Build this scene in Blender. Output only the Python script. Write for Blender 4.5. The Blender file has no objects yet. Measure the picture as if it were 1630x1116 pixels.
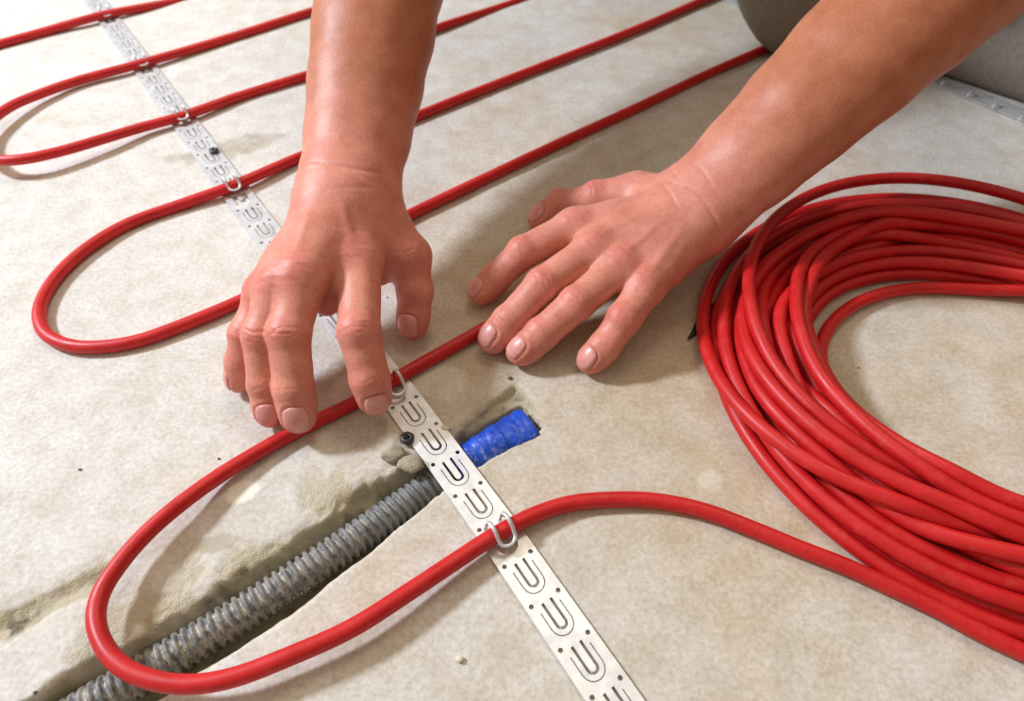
import bpy, bmesh, math
import numpy as np
from mathutils import Vector, Matrix

# ---------------------------------------------------------------- camera, world, lights, exposure
CAM_H = .28; PITCH = math.radians(48.1); FPX = 1100.0
sc = bpy.context.scene
COL = sc.collection
cam_d = bpy.data.cameras.new('camera'); cam = bpy.data.objects.new('camera', cam_d); COL.objects.link(cam)
cam.location = (0, 0, CAM_H); cam.rotation_euler = (math.pi/2 - PITCH, 0, 0)
cam_d.sensor_width = 36; cam_d.lens = FPX/1630*36; cam_d.clip_start = .005
cam_d.dof.use_dof = True; cam_d.dof.focus_distance = .31; cam_d.dof.aperture_fstop = 11
sc.camera = cam
sc.view_settings.view_transform = 'Standard'; sc.view_settings.look = 'None'
sc.view_settings.gamma = 1; sc.view_settings.use_curve_mapping = False
sc.view_settings.exposure = 0.0

def srgb(r, g, b):
    f = lambda v: (v/255/12.92) if v/255 <= .04045 else ((v/255+.055)/1.055)**2.4
    return (f(r), f(g), f(b), 1)

wd = bpy.data.worlds.new('room_light'); sc.world = wd; wd.use_nodes = True
nt_ = wd.node_tree; bg = nt_.nodes['Background']; bg.inputs[1].default_value = .64
tc_ = nt_.nodes.new('ShaderNodeTexCoord'); dp_ = nt_.nodes.new('ShaderNodeVectorMath'); dp_.operation = 'DOT_PRODUCT'
dp_.inputs[1].default_value = (-.72, .30, .62); nt_.links.new(tc_.outputs['Generated'], dp_.inputs[0])
rp_ = nt_.nodes.new('ShaderNodeValToRGB'); e_ = rp_.color_ramp.elements        # bright pale walls on the window side, dim room behind the camera's right
mr_ = nt_.nodes.new('ShaderNodeMapRange'); mr_.inputs[1].default_value = -1; nt_.links.new(dp_.outputs['Value'], mr_.inputs[0])
nt_.links.new(mr_.outputs[0], rp_.inputs[0]); e_[0].position = .15; e_[0].color = srgb(86, 64, 38); e_[1].position = .85; e_[1].color = srgb(252, 238, 216)
nt_.links.new(rp_.outputs[0], bg.inputs[0])

def area(name, loc, aim, size, power, color):
    l = bpy.data.lights.new(name, 'AREA'); l.size = size; l.energy = power; l.color = color[:3]
    o = bpy.data.objects.new(name, l); COL.objects.link(o); o.location = loc
    o.rotation_euler = (Vector(aim)-Vector(loc)).to_track_quat('-Z', 'Y').to_euler()
    return o
area('window_light', (-1.35, .62, 1.15), (-.2, .2, 0), .20, 39, srgb(230, 240, 255))
area('ceiling_light', (.35, 1.3, 2.0), (.1, .3, 0), .6, 12, srgb(255, 236, 206))

cT, sT = math.cos(PITCH), math.sin(PITCH)
def P(x, y, z=0.0):
    "point of the place at height z (metres) seen at photo position x, y"
    a = (x-815)/FPX; b = -(y-558)/FPX
    d = np.array([a, cT+b*sT, -sT+b*cT]); t = (z-CAM_H)/d[2]
    return np.array([0, 0, CAM_H])+d*t

rng = np.random.default_rng(7)

# ---------------------------------------------------------------- helpers
def link(o, parent=None):
    COL.objects.link(o)
    if parent is not None:
        o.parent = parent
        o.matrix_parent_inverse = Matrix.Translation(-Vector(parent.location)) if parent.type == 'EMPTY' else Matrix()
    return o
def tag(o, label=None, cat=None, group=None, kind=None):
    if label: o['label'] = label
    if cat: o['category'] = cat
    if group: o['group'] = group
    if kind: o['kind'] = kind
    return o
def empty(name, loc):
    o = bpy.data.objects.new(name, None); COL.objects.link(o); o.location = loc; o.empty_display_size = .02
    return o
def mesh_obj(name, V, F, mat, parent=None, smooth=True, origin=None):
    V = np.asarray(V, float)
    org = None
    if parent is None:
        org = np.array([V[:, 0].mean(), V[:, 1].mean(), V[:, 2].min()]) if origin is None else np.array(origin)
        V = V-org
    me = bpy.data.meshes.new(name)
    me.from_pydata(V.tolist(), [], [tuple(int(i) for i in f) for f in F]) if not isinstance(F, np.ndarray) else fast_mesh(me, V, F)
    me.update()
    if smooth: me.polygons.foreach_set('use_smooth', [True]*len(me.polygons))
    me.materials.append(mat)
    o = bpy.data.objects.new(name, me)
    if org is not None: o.location = org
    return link(o, parent)
def fast_mesh(me, V, F):
    n, k = F.shape
    me.vertices.add(len(V)); me.vertices.foreach_set('co', V.astype(np.float32).ravel())
    me.loops.add(n*k); me.loops.foreach_set('vertex_index', F.astype(np.int32).ravel())
    me.polygons.add(n); me.polygons.foreach_set('loop_start', np.arange(0, n*k, k, dtype=np.int32))
    me.update(calc_edges=True)
    me.validate()
def attr(me, name, vals):
    a = me.attributes.new(name, 'FLOAT', 'POINT'); a.data.foreach_set('value', np.asarray(vals, np.float32))
def color_attr(me, name, rgb):
    a = me.attributes.new(name, 'FLOAT_COLOR', 'POINT')
    c = np.ones((len(rgb), 4), np.float32); c[:, :3] = rgb; a.data.foreach_set('color', c.ravel())

def catmull(pts, step):
    pts = np.asarray(pts, float); out = []
    Q = np.vstack([2*pts[0]-pts[1], pts, 2*pts[-1]-pts[-2]])
    for i in range(1, len(Q)-2):
        p0, p1, p2, p3 = Q[i-1:i+3]
        d01, d12, d23 = (max(np.linalg.norm(a-b), 1e-9)**.5 for a, b in ((p1, p0), (p2, p1), (p3, p2)))
        n = max(2, int(np.linalg.norm(p2-p1)/step))
        m1 = (p2-p1)+d12*((p1-p0)/d01-(p2-p0)/(d01+d12))
        m2 = (p2-p1)+d12*((p3-p2)/d23-(p3-p1)/(d12+d23))
        t = np.linspace(0, 1, n, endpoint=False)[:, None]
        out.append((2*t**3-3*t**2+1)*p1+(t**3-2*t**2+t)*m1+(-2*t**3+3*t**2)*p2+(t**3-t**2)*m2)
    out.append(pts[-1:]); return np.vstack(out)
def resmooth(path, k):
    p = path.copy()
    for _ in range(k): p[1:-1] = .25*p[:-2]+.5*p[1:-1]+.25*p[2:]
    return p
def sweep(path, rad, n=14, flat=1.0, up=(0, 0, 1), cap=True):
    "tube along a path; rad a number or array"
    path = np.asarray(path, float); m = len(path)
    T = np.gradient(path, axis=0); T /= np.linalg.norm(T, axis=1)[:, None]+1e-12
    U = np.tile(np.array(up, float), (m, 1)); U -= (U*T).sum(1)[:, None]*T; U /= np.linalg.norm(U, axis=1)[:, None]+1e-12
    S = np.cross(T, U); rad = np.broadcast_to(np.asarray(rad, float), (m,))
    a = np.linspace(0, 2*math.pi, n, endpoint=False)
    V = path[:, None]+rad[:, None, None]*(np.cos(a)[None, :, None]*S[:, None]+flat*np.sin(a)[None, :, None]*U[:, None])
    V = V.reshape(-1, 3); i = np.arange(m-1)[:, None]*n; j = np.arange(n)[None]; j2 = (j+1) % n
    F = np.stack([i+j, i+j2, i+n+j2, i+n+j], -1).reshape(-1, 4).tolist()
    if cap: F += [list(range(n))[::-1], [(m-1)*n+q for q in range(n)]]
    return V, F
def joinVF(parts):
    Vs, Fs, k = [], [], 0
    for V, F in parts:
        Vs.append(np.asarray(V)); Fs += [[i+k for i in f] for f in F]; k += len(V)
    return np.vstack(Vs), Fs
def vnoise(p, seed=0):
    "cheap smooth value noise, p (N,3) -> N in -1..1"
    p = np.asarray(p, float); i = np.floor(p).astype(np.int64); f = p-i; f = f*f*(3-2*f); out = 0
    def h(a, b, c):
        n = (a*374761393+b*668265263+c*2147483647+seed*1274126177) & 0xffffffff
        n = ((n ^ (n >> 13))*1274126177) & 0xffffffff; n ^= n >> 16
        return (n & 0xffff)/32767.5-1
    for dx in (0, 1):
        for dy in (0, 1):
            for dz in (0, 1):
                w = (f[:, 0] if dx else 1-f[:, 0])*(f[:, 1] if dy else 1-f[:, 1])*(f[:, 2] if dz else 1-f[:, 2])
                out = out+w*h(i[:, 0]+dx, i[:, 1]+dy, i[:, 2]+dz)
    return out
def fbm(p, seed=0, octs=4):
    s = 0; a = 1.; tot = 0
    for k in range(octs): s = s+a*vnoise(p*2**k, seed+k); tot += a; a *= .5
    return s/tot
def sstep(a, b, x):
    t = np.clip((x-a)/(b-a), 0, 1); return t*t*(3-2*t)

# ---------------------------------------------------------------- materials
def new_mat(name, base=(.8, .8, .8, 1), rough=.5, metal=0.0, spec=.5):
    m = bpy.data.materials.new(name); m.use_nodes = True
    b = m.node_tree.nodes['Principled BSDF']
    b.inputs['Base Color'].default_value = base; b.inputs['Roughness'].default_value = rough
    b.inputs['Metallic'].default_value = metal; b.inputs['Specular IOR Level'].default_value = spec
    return m, m.node_tree, b
def node(nt, typ, **kw):
    n = nt.nodes.new(typ)
    for k, v in kw.items():
        if k.startswith('i_'): n.inputs[k[2:].replace('_', ' ')].default_value = v
        else: setattr(n, k, v)
    return n
def objco(nt): return node(nt, 'ShaderNodeTexCoord').outputs['Object']
def noise(nt, scale, detail=4, rough=.55, co=None):
    n = node(nt, 'ShaderNodeTexNoise'); n.inputs['Scale'].default_value = scale
    n.inputs['Detail'].default_value = detail; n.inputs['Roughness'].default_value = rough
    nt.links.new(co or objco(nt), n.inputs['Vector']); return n.outputs['Fac']
def ramp(nt, fac, stops):
    r = node(nt, 'ShaderNodeValToRGB'); e = r.color_ramp.elements
    while len(e) < len(stops): e.new(.5)
    for el, (p, c) in zip(e, stops): el.position = p; el.color = c
    nt.links.new(fac, r.inputs[0]); return r.outputs[0]
def mix(nt, fac, a, b, mode='MIX'):
    m = node(nt, 'ShaderNodeMix', data_type='RGBA', blend_type=mode)
    for s, v in ((m.inputs[0], fac), (m.inputs[6], a), (m.inputs[7], b)):
        if hasattr(v, 'is_linked') or hasattr(v, 'links'): nt.links.new(v, s)
        else: s.default_value = v
    return m.outputs[2]
def bump(nt, bsdf, h, strength, dist, prev=None):
    b = node(nt, 'ShaderNodeBump'); b.inputs['Strength'].default_value = strength; b.inputs['Distance'].default_value = dist
    nt.links.new(h, b.inputs['Height'])
    if prev is not None: nt.links.new(prev, b.inputs['Normal'])
    nt.links.new(b.outputs[0], bsdf.inputs['Normal']); return b.outputs[0]
def math_n(nt, op, a, b=None):
    n = node(nt, 'ShaderNodeMath', operation=op)
    for s, v in ((n.inputs[0], a), (n.inputs[1], b)):
        if v is None: continue
        if hasattr(v, 'links'): nt.links.new(v, s)
        else: s.default_value = v
    return n.outputs[0]
W = (1, 1, 1, 1); K = (0, 0, 0, 1)

def mat_concrete():
    m, nt, b = new_mat('floor_concrete', rough=.85, spec=.25)
    co = objco(nt)
    big = ramp(nt, noise(nt, 9, 3, .5, co), [(.3, srgb(217, 214, 209)), (.7, srgb(225, 223, 219))])
    tan = node(nt, 'ShaderNodeAttribute', attribute_name='tan').outputs['Fac']
    big = mix(nt, tan, big, srgb(200, 175, 135))
    fine = ramp(nt, noise(nt, 420, 5, .7, co), [(.3, srgb(212, 207, 196)), (.62, W)])
    c = mix(nt, .75, big, fine, 'MULTIPLY')
    mid = ramp(nt, noise(nt, 60, 5, .65, co), [(.35, srgb(236, 232, 225)), (.6, W)])
    c = mix(nt, .8, c, mid, 'MULTIPLY')
    # worn grey patches, dusty plaster splashes, broken raw concrete
    for nm, col, ns in (('damp', srgb(165, 155, 135), 90), ('plaster', srgb(240, 234, 222), 160), ('raw', srgb(205, 192, 160), 140), ('crack', srgb(92, 82, 62), 200)):
        a = node(nt, 'ShaderNodeAttribute', attribute_name=nm).outputs['Fac']
        n_ = noise(nt, ns, 5, .7, co)
        f = math_n(nt, 'MULTIPLY', a, ramp(nt, n_, [(.3, (.35, .35, .35, 1)), (.6, W)]))
        c = mix(nt, f, c, col)
    sp = node(nt, 'ShaderNodeTexVoronoi'); sp.inputs['Scale'].default_value = 70; nt.links.new(co, sp.inputs['Vector'])
    dot = ramp(nt, sp.outputs['Distance'], [(.035, W), (.06, K)])
    sep = node(nt, 'ShaderNodeSeparateColor'); nt.links.new(sp.outputs['Color'], sep.inputs[0])
    sel = ramp(nt, sep.outputs[0], [(.85, K), (.87, W)])
    c = mix(nt, math_n(nt, 'MULTIPLY', dot, sel), c, srgb(110, 100, 85))
    nt.links.new(c, b.inputs['Base Color'])
    n1 = bump(nt, b, noise(nt, 90, 5, .6, co), .3, .0005)
    rw = node(nt, 'ShaderNodeAttribute', attribute_name='raw').outputs['Fac']
    n1 = bump(nt, b, math_n(nt, 'MULTIPLY', noise(nt, 210, 6, .72, co), rw), .9, .0035, n1)
    bump(nt, b, noise(nt, 600, 4, .7, co), .30, .0004, n1)
    return m
def mat_red():
    m, nt, b = new_mat('red_cable_sheath', rough=.42, spec=.45)
    co = objco(nt)
    c = ramp(nt, noise(nt, 45, 4, .6, co), [(.3, srgb(186, 20, 22)), (.7, srgb(208, 30, 32))])
    dust = ramp(nt, noise(nt, 160, 5, .7, co), [(.55, K), (.8, (.22, .22, .22, 1))])
    c = mix(nt, dust, c, srgb(206, 120, 104))
    dk = ramp(nt, noise(nt, 520, 3, .6, co), [(.60, K), (.74, (.5, .5, .5, 1))])
    c = mix(nt, dk, c, srgb(120, 14, 16))
    nt.links.new(c, b.inputs['Base Color'])
    nt.links.new(ramp(nt, noise(nt, 90, 3, .6, co), [(.3, (.36,)*3+(1,)), (.7, (.55,)*3+(1,))]), b.inputs['Roughness'])
    bump(nt, b, noise(nt, 350, 3, .6, co), .15, .0003)
    return m
def mat_zinc():
    m, nt, b = new_mat('galvanised_steel', rough=.42, metal=.55, spec=.5)
    co = objco(nt)
    c = ramp(nt, noise(nt, 140, 4, .6, co), [(.3, srgb(214, 217, 222)), (.7, srgb(240, 241, 243))])
    v = node(nt, 'ShaderNodeTexVoronoi'); v.inputs['Scale'].default_value = 260; nt.links.new(co, v.inputs['Vector'])
    sep = node(nt, 'ShaderNodeSeparateColor'); nt.links.new(v.outputs['Color'], sep.inputs[0])
    c = mix(nt, .25, c, ramp(nt, sep.outputs[0], [(0, srgb(205, 208, 214)), (1, W)]), 'MULTIPLY')
    nt.links.new(c, b.inputs['Base Color'])
    nt.links.new(ramp(nt, noise(nt, 90, 4, .6, co), [(.3, (.34,)*3+(1,)), (.7, (.5,)*3+(1,))]), b.inputs['Roughness'])
    bump(nt, b, noise(nt, 300, 3, .6, co), .1, .0003)
    return m
def mat_conduit():
    m, nt, b = new_mat('grey_conduit_plastic', rough=.5, spec=.4)
    co = objco(nt)
    base = ramp(nt, noise(nt, 120, 4, .6, co), [(.3, srgb(92, 94, 97)), (.7, srgb(116, 118, 121))])
    d = node(nt, 'ShaderNodeAttribute', attribute_name='dust').outputs['Fac']
    n_ = ramp(nt, noise(nt, 260, 5, .75, co), [(.42, K), (.6, W)])
    c = mix(nt, math_n(nt, 'MULTIPLY', d, n_), base, srgb(205, 196, 176))
    nt.links.new(c, b.inputs['Base Color']); bump(nt, b, noise(nt, 500, 4, .7, co), .2, .0004)
    return m
def mat_tape():
    m, nt, b = new_mat('blue_insulating_tape', rough=.38, spec=.5)
    co = objco(nt)
    c = ramp(nt, noise(nt, 90, 4, .6, co), [(.3, srgb(10, 62, 176)), (.7, srgb(18, 84, 206))])
    d = node(nt, 'ShaderNodeAttribute', attribute_name='dust').outputs['Fac']
    f = math_n(nt, 'MULTIPLY', d, ramp(nt, noise(nt, 330, 5, .75, co), [(.50, K), (.66, W)]))
    c = mix(nt, f, c, srgb(178, 192, 215))
    nt.links.new(c, b.inputs['Base Color']); bump(nt, b, noise(nt, 220, 4, .6, co), .3, .0008)
    return m
def mat_skin():
    m, nt, b = new_mat('skin', rough=.46, spec=.4)
    co = objco(nt)
    c = node(nt, 'ShaderNodeAttribute', attribute_name='tone').outputs['Color']
    mot = ramp(nt, noise(nt, 75, 5, .6, co), [(.32, srgb(226, 205, 198)), (.66, W)])
    c = mix(nt, .7, c, mot, 'MULTIPLY')
    pore = ramp(nt, noise(nt, 700, 3, .6, co), [(.3, srgb(228, 216, 210)), (.6, W)])
    c = mix(nt, .6, c, pore, 'MULTIPLY')
    nt.links.new(c, b.inputs['Base Color'])
    b.inputs['Subsurface Weight'].default_value = .12
    b.inputs['Subsurface Radius'].default_value = (1, .35, .2); b.inputs['Subsurface Scale'].default_value = .004
    n1 = bump(nt, b, noise(nt, 900, 3, .6, co), .22, .0003)
    v = node(nt, 'ShaderNodeTexVoronoi', feature='DISTANCE_TO_EDGE'); v.inputs['Scale'].default_value = 650
    nt.links.new(co, v.inputs['Vector'])
    bump(nt, b, ramp(nt, v.outputs['Distance'], [(0, K), (.15, W)]), .16, .00022, n1)
    return m
def mat_simple(name, c1, c2, rough, scale=60, bs=.2, bd=.001, spec=.3):
    m, nt, b = new_mat(name, rough=rough, spec=spec)
    co = objco(nt)
    nt.links.new(ramp(nt, noise(nt, scale, 4, .6, co), [(.3, c1), (.7, c2)]), b.inputs['Base Color'])
    bump(nt, b, noise(nt, scale*4, 4, .6, co), bs, bd)
    return m
M = dict(concrete=mat_concrete(), red=mat_red(), zinc=mat_zinc(), conduit=mat_conduit(), tape=mat_tape(), skin=mat_skin(),
         nail=mat_simple('fingernail', srgb(206, 134, 126), srgb(226, 162, 152), .32, 150, .08, .0003, .5),
         black=mat_simple('black_plastic', srgb(20, 20, 20), srgb(34, 34, 34), .45, 200),
         screw=mat_simple('blackened_screw_steel', srgb(34, 34, 32), srgb(66, 64, 58), .4, 300, .3, .0005, .6),
         denim=mat_simple('grey_work_trousers', srgb(118, 110, 100), srgb(136, 127, 116), .9, 300, .4, .0008, .1),
         shirt=mat_simple('dark_shirt', srgb(50, 54, 58), srgb(62, 66, 70), .9, 300, .3, .0008, .1),
         hair=mat_simple('brown_hair', srgb(44, 30, 20), srgb(62, 44, 30), .6, 300, .5, .001),
         crumb=mat_simple('plaster_crumb', srgb(216, 206, 178), srgb(236, 228, 208), .9, 400, .4, .0008),
         mortar=mat_simple('old_mortar', srgb(160, 150, 128), srgb(196, 186, 164), .9, 300, .8, .0015),
         grit=mat_simple('grey_grit', srgb(92, 86, 74), srgb(130, 122, 106), .9, 400, .4, .0008))
# ---------------------------------------------------------------- concrete floor with the chased groove
cond_px = [(60, 1165), (130, 1128), (200, 1090), (300, 1033), (415, 965), (530, 888), (620, 822), (690, 772), (755, 728), (800, 702), (845, 676)]
COND_Z = -.0088
cond = np.array([P(x, y, COND_Z) for x, y in cond_px])
def polyline_coords(X, Y, line):
    "signed side distance (left of travel positive) and arc length to a polyline"
    best = np.full(X.shape, 1e9); w = np.zeros(X.shape); t = np.zeros(X.shape); acc = 0
    for a, b in zip(line[:-1], line[1:]):
        d = b[:2]-a[:2]; L = np.hypot(*d); d = d/L
        s = (X-a[0])*d[0]+(Y-a[1])*d[1]; sc_ = np.clip(s, 0, L)
        dx = X-a[0]-d[0]*sc_; dy = Y-a[1]-d[1]*sc_; q = dx*dx+dy*dy
        side = np.sign(d[0]*(Y-a[1])-d[1]*(X-a[0]))
        m = q < best; best[m] = q[m]; w[m] = (side*np.sqrt(q))[m]; t[m] = (acc+sc_)[m]; acc += L
    return w, t, acc
def floor_mesh():
    xs = np.concatenate([np.linspace(-2.2, -.62, 14)[:-1], np.arange(-.62, -.27, .0025), np.arange(-.27, .06, .0011), np.arange(.06, .62, .0025), np.linspace(.62, 2.2, 14)])
    ys = np.concatenate([np.linspace(-1.5, .02, 12)[:-1], np.arange(.02, .25, .0011), np.arange(.25, .9, .004), np.linspace(.9, 3.2, 18)])
    X, Y = np.meshgrid(xs, ys, indexing='ij'); shp = X.shape; x = X.ravel(); y = Y.ravel()
    p2 = np.stack([x, y, 0*x], 1)
    w, t, L = polyline_coords(x, y, cond)
    n1 = fbm(p2*55, 3, 4); n2 = fbm(p2*170, 9, 4); n3 = fbm(p2*25, 15, 3)
    # trench: upper side broken back in a rough slope, lower side a steeper lip
    wu = np.interp(t, [0, L*.2, L*.45, L*.62, L*.78, L*.9, L], [.014, .016, .022, .024, .019, .014, .0105])+.006*n1*(t < L*.8)+.003*n2
    wl = np.interp(t, [0, L*.35, L*.7, L*.8, L], [.019, .017, .0115, .0105, .0112])+.0012*n1+.0012*n2
    dep = .017
    up = -dep*(1-np.clip((w-.0078)/(wu-.0078), 0, 1))**2.6
    lo = -dep*(1-sstep(0, 1, (-w-.0078)/(wl-.0078)))
    z = np.where(w >= 0, up, lo)
    end = sstep(L-.003, L+.002, t+np.where(t >= L-1e-6, np.hypot(x-cond[-1][0], y-cond[-1][1]), 0)); z = z*(1-end)
    inside = (z < -.0006).astype(float)
    rough = sstep(-.0004, -.004, z)
    z = z+rough*((.0022+.0014*(w > 0))*n2+(.0028+.0016*(w > 0))*fbm(p2*90, 31, 3))*(z > -.0155)
    # crumbled terrace along the upper lip and the old scar on the left
    terr = sstep(.055, .02, w)*(w > 0)*sstep(-.05, .25, n1)*sstep(L*.8, L*.6, t); z = z-terr*.0016
    scar = np.array([P(*q) for q in [(-120, 1040), (0, 1000), (70, 960), (150, 918), (215, 880)]])
    ws, ts, Ls = polyline_coords(x, y, scar)
    se = sstep(Ls+.001, Ls*.75, ts)
    sc1 = np.exp(-(ws/(.006+.002*n1))**2)*se; z = z-sc1*(.0042+.002*n2)
    chip = np.array([P(*q) for q in [(716, 690), (760, 650), (824, 606)]])     # rim of the slab above the tape
    wc, tc, Lc = polyline_coords(x, y, chip)
    cm = sstep(.0, -.003, wc+.0015*n2)*np.clip(1+wc/.026, 0, 1)*sstep(0, .003, tc)*sstep(Lc, Lc-.006, tc)
    z = z-cm*.0045
    z = z+.0006*n3+.00012*n2
    V = np.stack([x, y, z], 1)
    nx, ny = shp; idx = np.arange(nx*ny).reshape(nx, ny)
    F = np.stack([idx[:-1, :-1], idx[1:, :-1], idx[1:, 1:], idx[:-1, 1:]], -1).reshape(-1, 4)
    o = mesh_obj('floor', V, F, M['concrete'], origin=(0, 0, 0)); tag(o, kind='structure')
    raw = np.clip(sstep(-.0006, -.003, z)*1.0+terr*.45+sc1*.8+cm*.5, 0, 1)
    tan = np.clip(.26+.8*fbm(p2*4.5, 61, 4)+.25*n1, 0, 1)      # slab-wide mineral mottling
    def blot(px, py, a, b_, rot, sd):
        c = P(px, py); dx = x-c[0]; dy = y-c[1]; cr, sr = math.cos(rot), math.sin(rot)
        u = (dx*cr+dy*sr)/a; v = (-dx*sr+dy*cr)/b_
        return sstep(1.15, .75, np.sqrt(u*u+v*v)+.35*fbm(p2*160, sd, 3))
    damp = np.clip(blot(375, 235, .035, .013, .5, 1)*.8+blot(290, 250, .015, .006, .3, 2)*.6+blot(215, 640, .01, .004, .3, 5)*.3+blot(345, 865, .012, .004, .2, 6)*.7+blot(560, 300, .02, .01, .2, 7)*.3
                   + blot(640, 712, .0045, .0075, .2, 21)+blot(668, 735, .005, .005, .2, 22), 0, 1)
    pl = np.clip(blot(383, 785, .0085, .0062, .3, 11)+blot(1130, 765, .0062, .0058, 0, 12)*.45+blot(270, 985, .02, .008, .5, 13)*.5+blot(700, 610, .014, .012, .3, 14)*.4+blot(240, 1010, .015, .006, .5, 15)*.4
                 + blot(100, 110, .03, .01, 0, 16)*.4+blot(560, 60, .03, .01, 0, 17)*.3+blot(560, 625, .010, .013, .3, 18)*.5, 0, 1)
    crack = np.clip(sc1*sstep(.1, .5, fbm(p2*220, 41, 3))+.6*sstep(.15, .45, fbm(p2*200, 44, 3))*sstep(-.001, -.004, z), 0, 1)
    for nm, a_ in (('raw', raw), ('tan', tan), ('damp', damp), ('plaster', pl), ('crack', crack)): attr(o.data, nm, a_)
    return o
floor_mesh()

# ---------------------------------------------------------------- perforated mounting strips
S_C = np.array([-.14729, .33946]); S_D = np.array([.58065, -.81415]); S_N = np.array([.81415, .58065])
SW = .0186; PITCH_U = .0203; SLOT0 = .1903
CAB_R = .00365
def strip_bend(u): return np.interp(u, [-.6, -.422, -.19, -.08, 0, .07, .154, .242, .323, .42], [.002, .0016, .0, -.001, -.001, .0015, .003, .0012, -.0025, -.007])
def u_slot(u_open, u_end, ro, ri, n=9):
    "outline of a U shaped slit opening at u_open and closed at u_end (outside)"
    uc = u_end-ro; a = np.linspace(-math.pi/2, math.pi/2, n)
    out = [(u_open, -ro)]+[(uc+ro*math.cos(q), ro*math.sin(q)) for q in a]+[(u_open, ro)]
    inn = [(u_open, ri)]+[(uc+ri*math.cos(q), ri*math.sin(q)) for q in a[::-1]]+[(u_open, -ri)]
    return out+inn
def strip_modules(k0, k1, opened):
    "punched outline of the strip, one pitch at a time: rectangle first, then its openings"
    for k in range(k0, k1+1):
        e = SLOT0+k*PITCH_U            # closed end of the inner U
        a0, a1 = e-.0163, e-.0163+PITCH_U; us = [0, .25, .5, .75, 1]
        polys = [[(a0+(a1-a0)*t, -SW/2) for t in us]+[(a0+(a1-a0)*t, SW/2) for t in us[::-1]]]
        if k in opened:
            uc = e-.0022; a = np.linspace(-math.pi/2, math.pi/2, 12); r = .0047
            polys.append([(e-.0120, -r)]+[(uc+r*math.cos(q), r*math.sin(q)) for q in a]+[(e-.0120, r), (e-.0120, .0015), (e-.0062, .0015), (e-.0050, .0008), (e-.0050, -.0008), (e-.0062, -.0015), (e-.0120, -.0015)])
        else:
            polys.append(u_slot(e-.0133, e, .0027, .0015))
            polys.append(u_slot(e-.0105, e+.0026, .0051, .00465))
        for s in (-1, 1):
            cu = e-.0144+.0004*s; cv = s*.0066; r = .00105
            polys.append([(cu+r*math.cos(q), cv+r*math.sin(q)) for q in np.linspace(0, 2*math.pi, 12, endpoint=False)])
        yield polys
def build_strip(name, label, k0, k1, opened, warp, mat):
    from mathutils.geometry import delaunay_2d_cdt
    index = {}; V2 = []; T = []
    def vid(p):
        key = (round(p[0]*1e6), round(p[1]*1e6))
        if key not in index: index[key] = len(V2); V2.append((p[0], p[1]))
        return index[key]
    for polys in strip_modules(k0, k1, opened):
        vs, fs = [], []; o0 = polys[0][0][0]
        for poly in polys: fs.append(list(range(len(vs), len(vs)+len(poly)))); vs += [Vector(((x-o0)*1000, y*1000)) for x, y in poly]
        ov, oe, of, _, _, _ = delaunay_2d_cdt(vs, [], fs, 1, 1e-5)
        def inside(c, poly):
            r = False
            for (x0, y0), (x1, y1) in zip(poly, poly[1:]+poly[:1]):
                if (y0 > c[1]) != (y1 > c[1]) and c[0] < (x1-x0)*(c[1]-y0)/(y1-y0)+x0: r = not r
            return r
        pv = [(v[0]/1000+o0, v[1]/1000) for v in ov]
        for f in of:
            c = (sum(pv[i][0] for i in f)/3, sum(pv[i][1] for i in f)/3)
            if any(inside(c, q) for q in polys[1:]): continue
            t = [vid(pv[i]) for i in f]
            (ax, ay), (bx, by), (cx, cy) = (V2[i] for i in t)
            if (bx-ax)*(cy-ay)-(by-ay)*(cx-ax) < 0: t = t[::-1]
            if len(set(t)) == 3: T.append(t)
    n = len(V2); V2 = np.array(V2); th = .0004
    V = np.vstack([np.c_[V2, np.full(n, th)], np.c_[V2, np.full(n, -th)]])
    edges = {}
    for t in T:
        for a, b in zip(t, t[1:]+t[:1]): edges[(a, b)] = 1
    F = [t for t in T]+[[i+n for i in t[::-1]] for t in T]+[[b, a, a+n, b+n] for a, b in edges if (b, a) not in edges]
    return mesh_obj(name, warp(V), F, mat, smooth=False)
def warp_main(V):
    u, v, z = V[:, 0], V[:, 1], V[:, 2]
    b = strip_bend(u); xy = S_C+u[:, None]*S_D+(v+b)[:, None]*S_N
    return np.stack([xy[:, 0], xy[:, 1], z+.0012], 1)
def uv_of(p): q = np.asarray(p[:2])-S_C; return float(q@S_D), float(q@S_N)

def clip_mesh(uc, warp, h):
    "the U-shaped tab folded up and over the cable crossing at uc"
    pts = []
    prof = [(uc-.0072, .0006), (uc-.0058, .0040), (uc-.0040, h-.0006), (uc-.0010, h+.0010), (uc+.0022, h+.0002), (uc+.0046, h-.0030)]
    for u, z in prof: pts.append((u, -.0039, z))
    for q in np.linspace(-math.pi/2, math.pi/2, 7)[1:-1]: pts.append((uc+.0052+.0030*math.cos(q), .0039*math.sin(q), h-.0040-.0012*math.cos(q)))
    for u, z in prof[::-1]: pts.append((u, .0039, z))
    path = warp(catmull(np.array(pts), .0007)); path[:, 2] -= .0012
    V, F = sweep(path, .00095, 8, flat=.6)
    return V, F
crossings = [(165, 24), (221, 102), (287, 186), (368, 297), (490, 455), (602, 626), (795, 848)]
main_open = {}
for x, y in crossings:
    u, v = uv_of(P(x, y, .004)); k = int(round((u+.0098-SLOT0)/PITCH_U)); main_open[k] = u
strip_main = build_strip('mounting_strip', None, -43, 15, set(main_open), warp_main, M['zinc'])
tag(strip_main, 'bright galvanised mounting strip with punched U tabs, running diagonally under the hand', 'mounting strip')
def as_child(o, parent):
    o.parent = parent; o.matrix_parent_inverse = Matrix.Identity(4)
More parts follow.
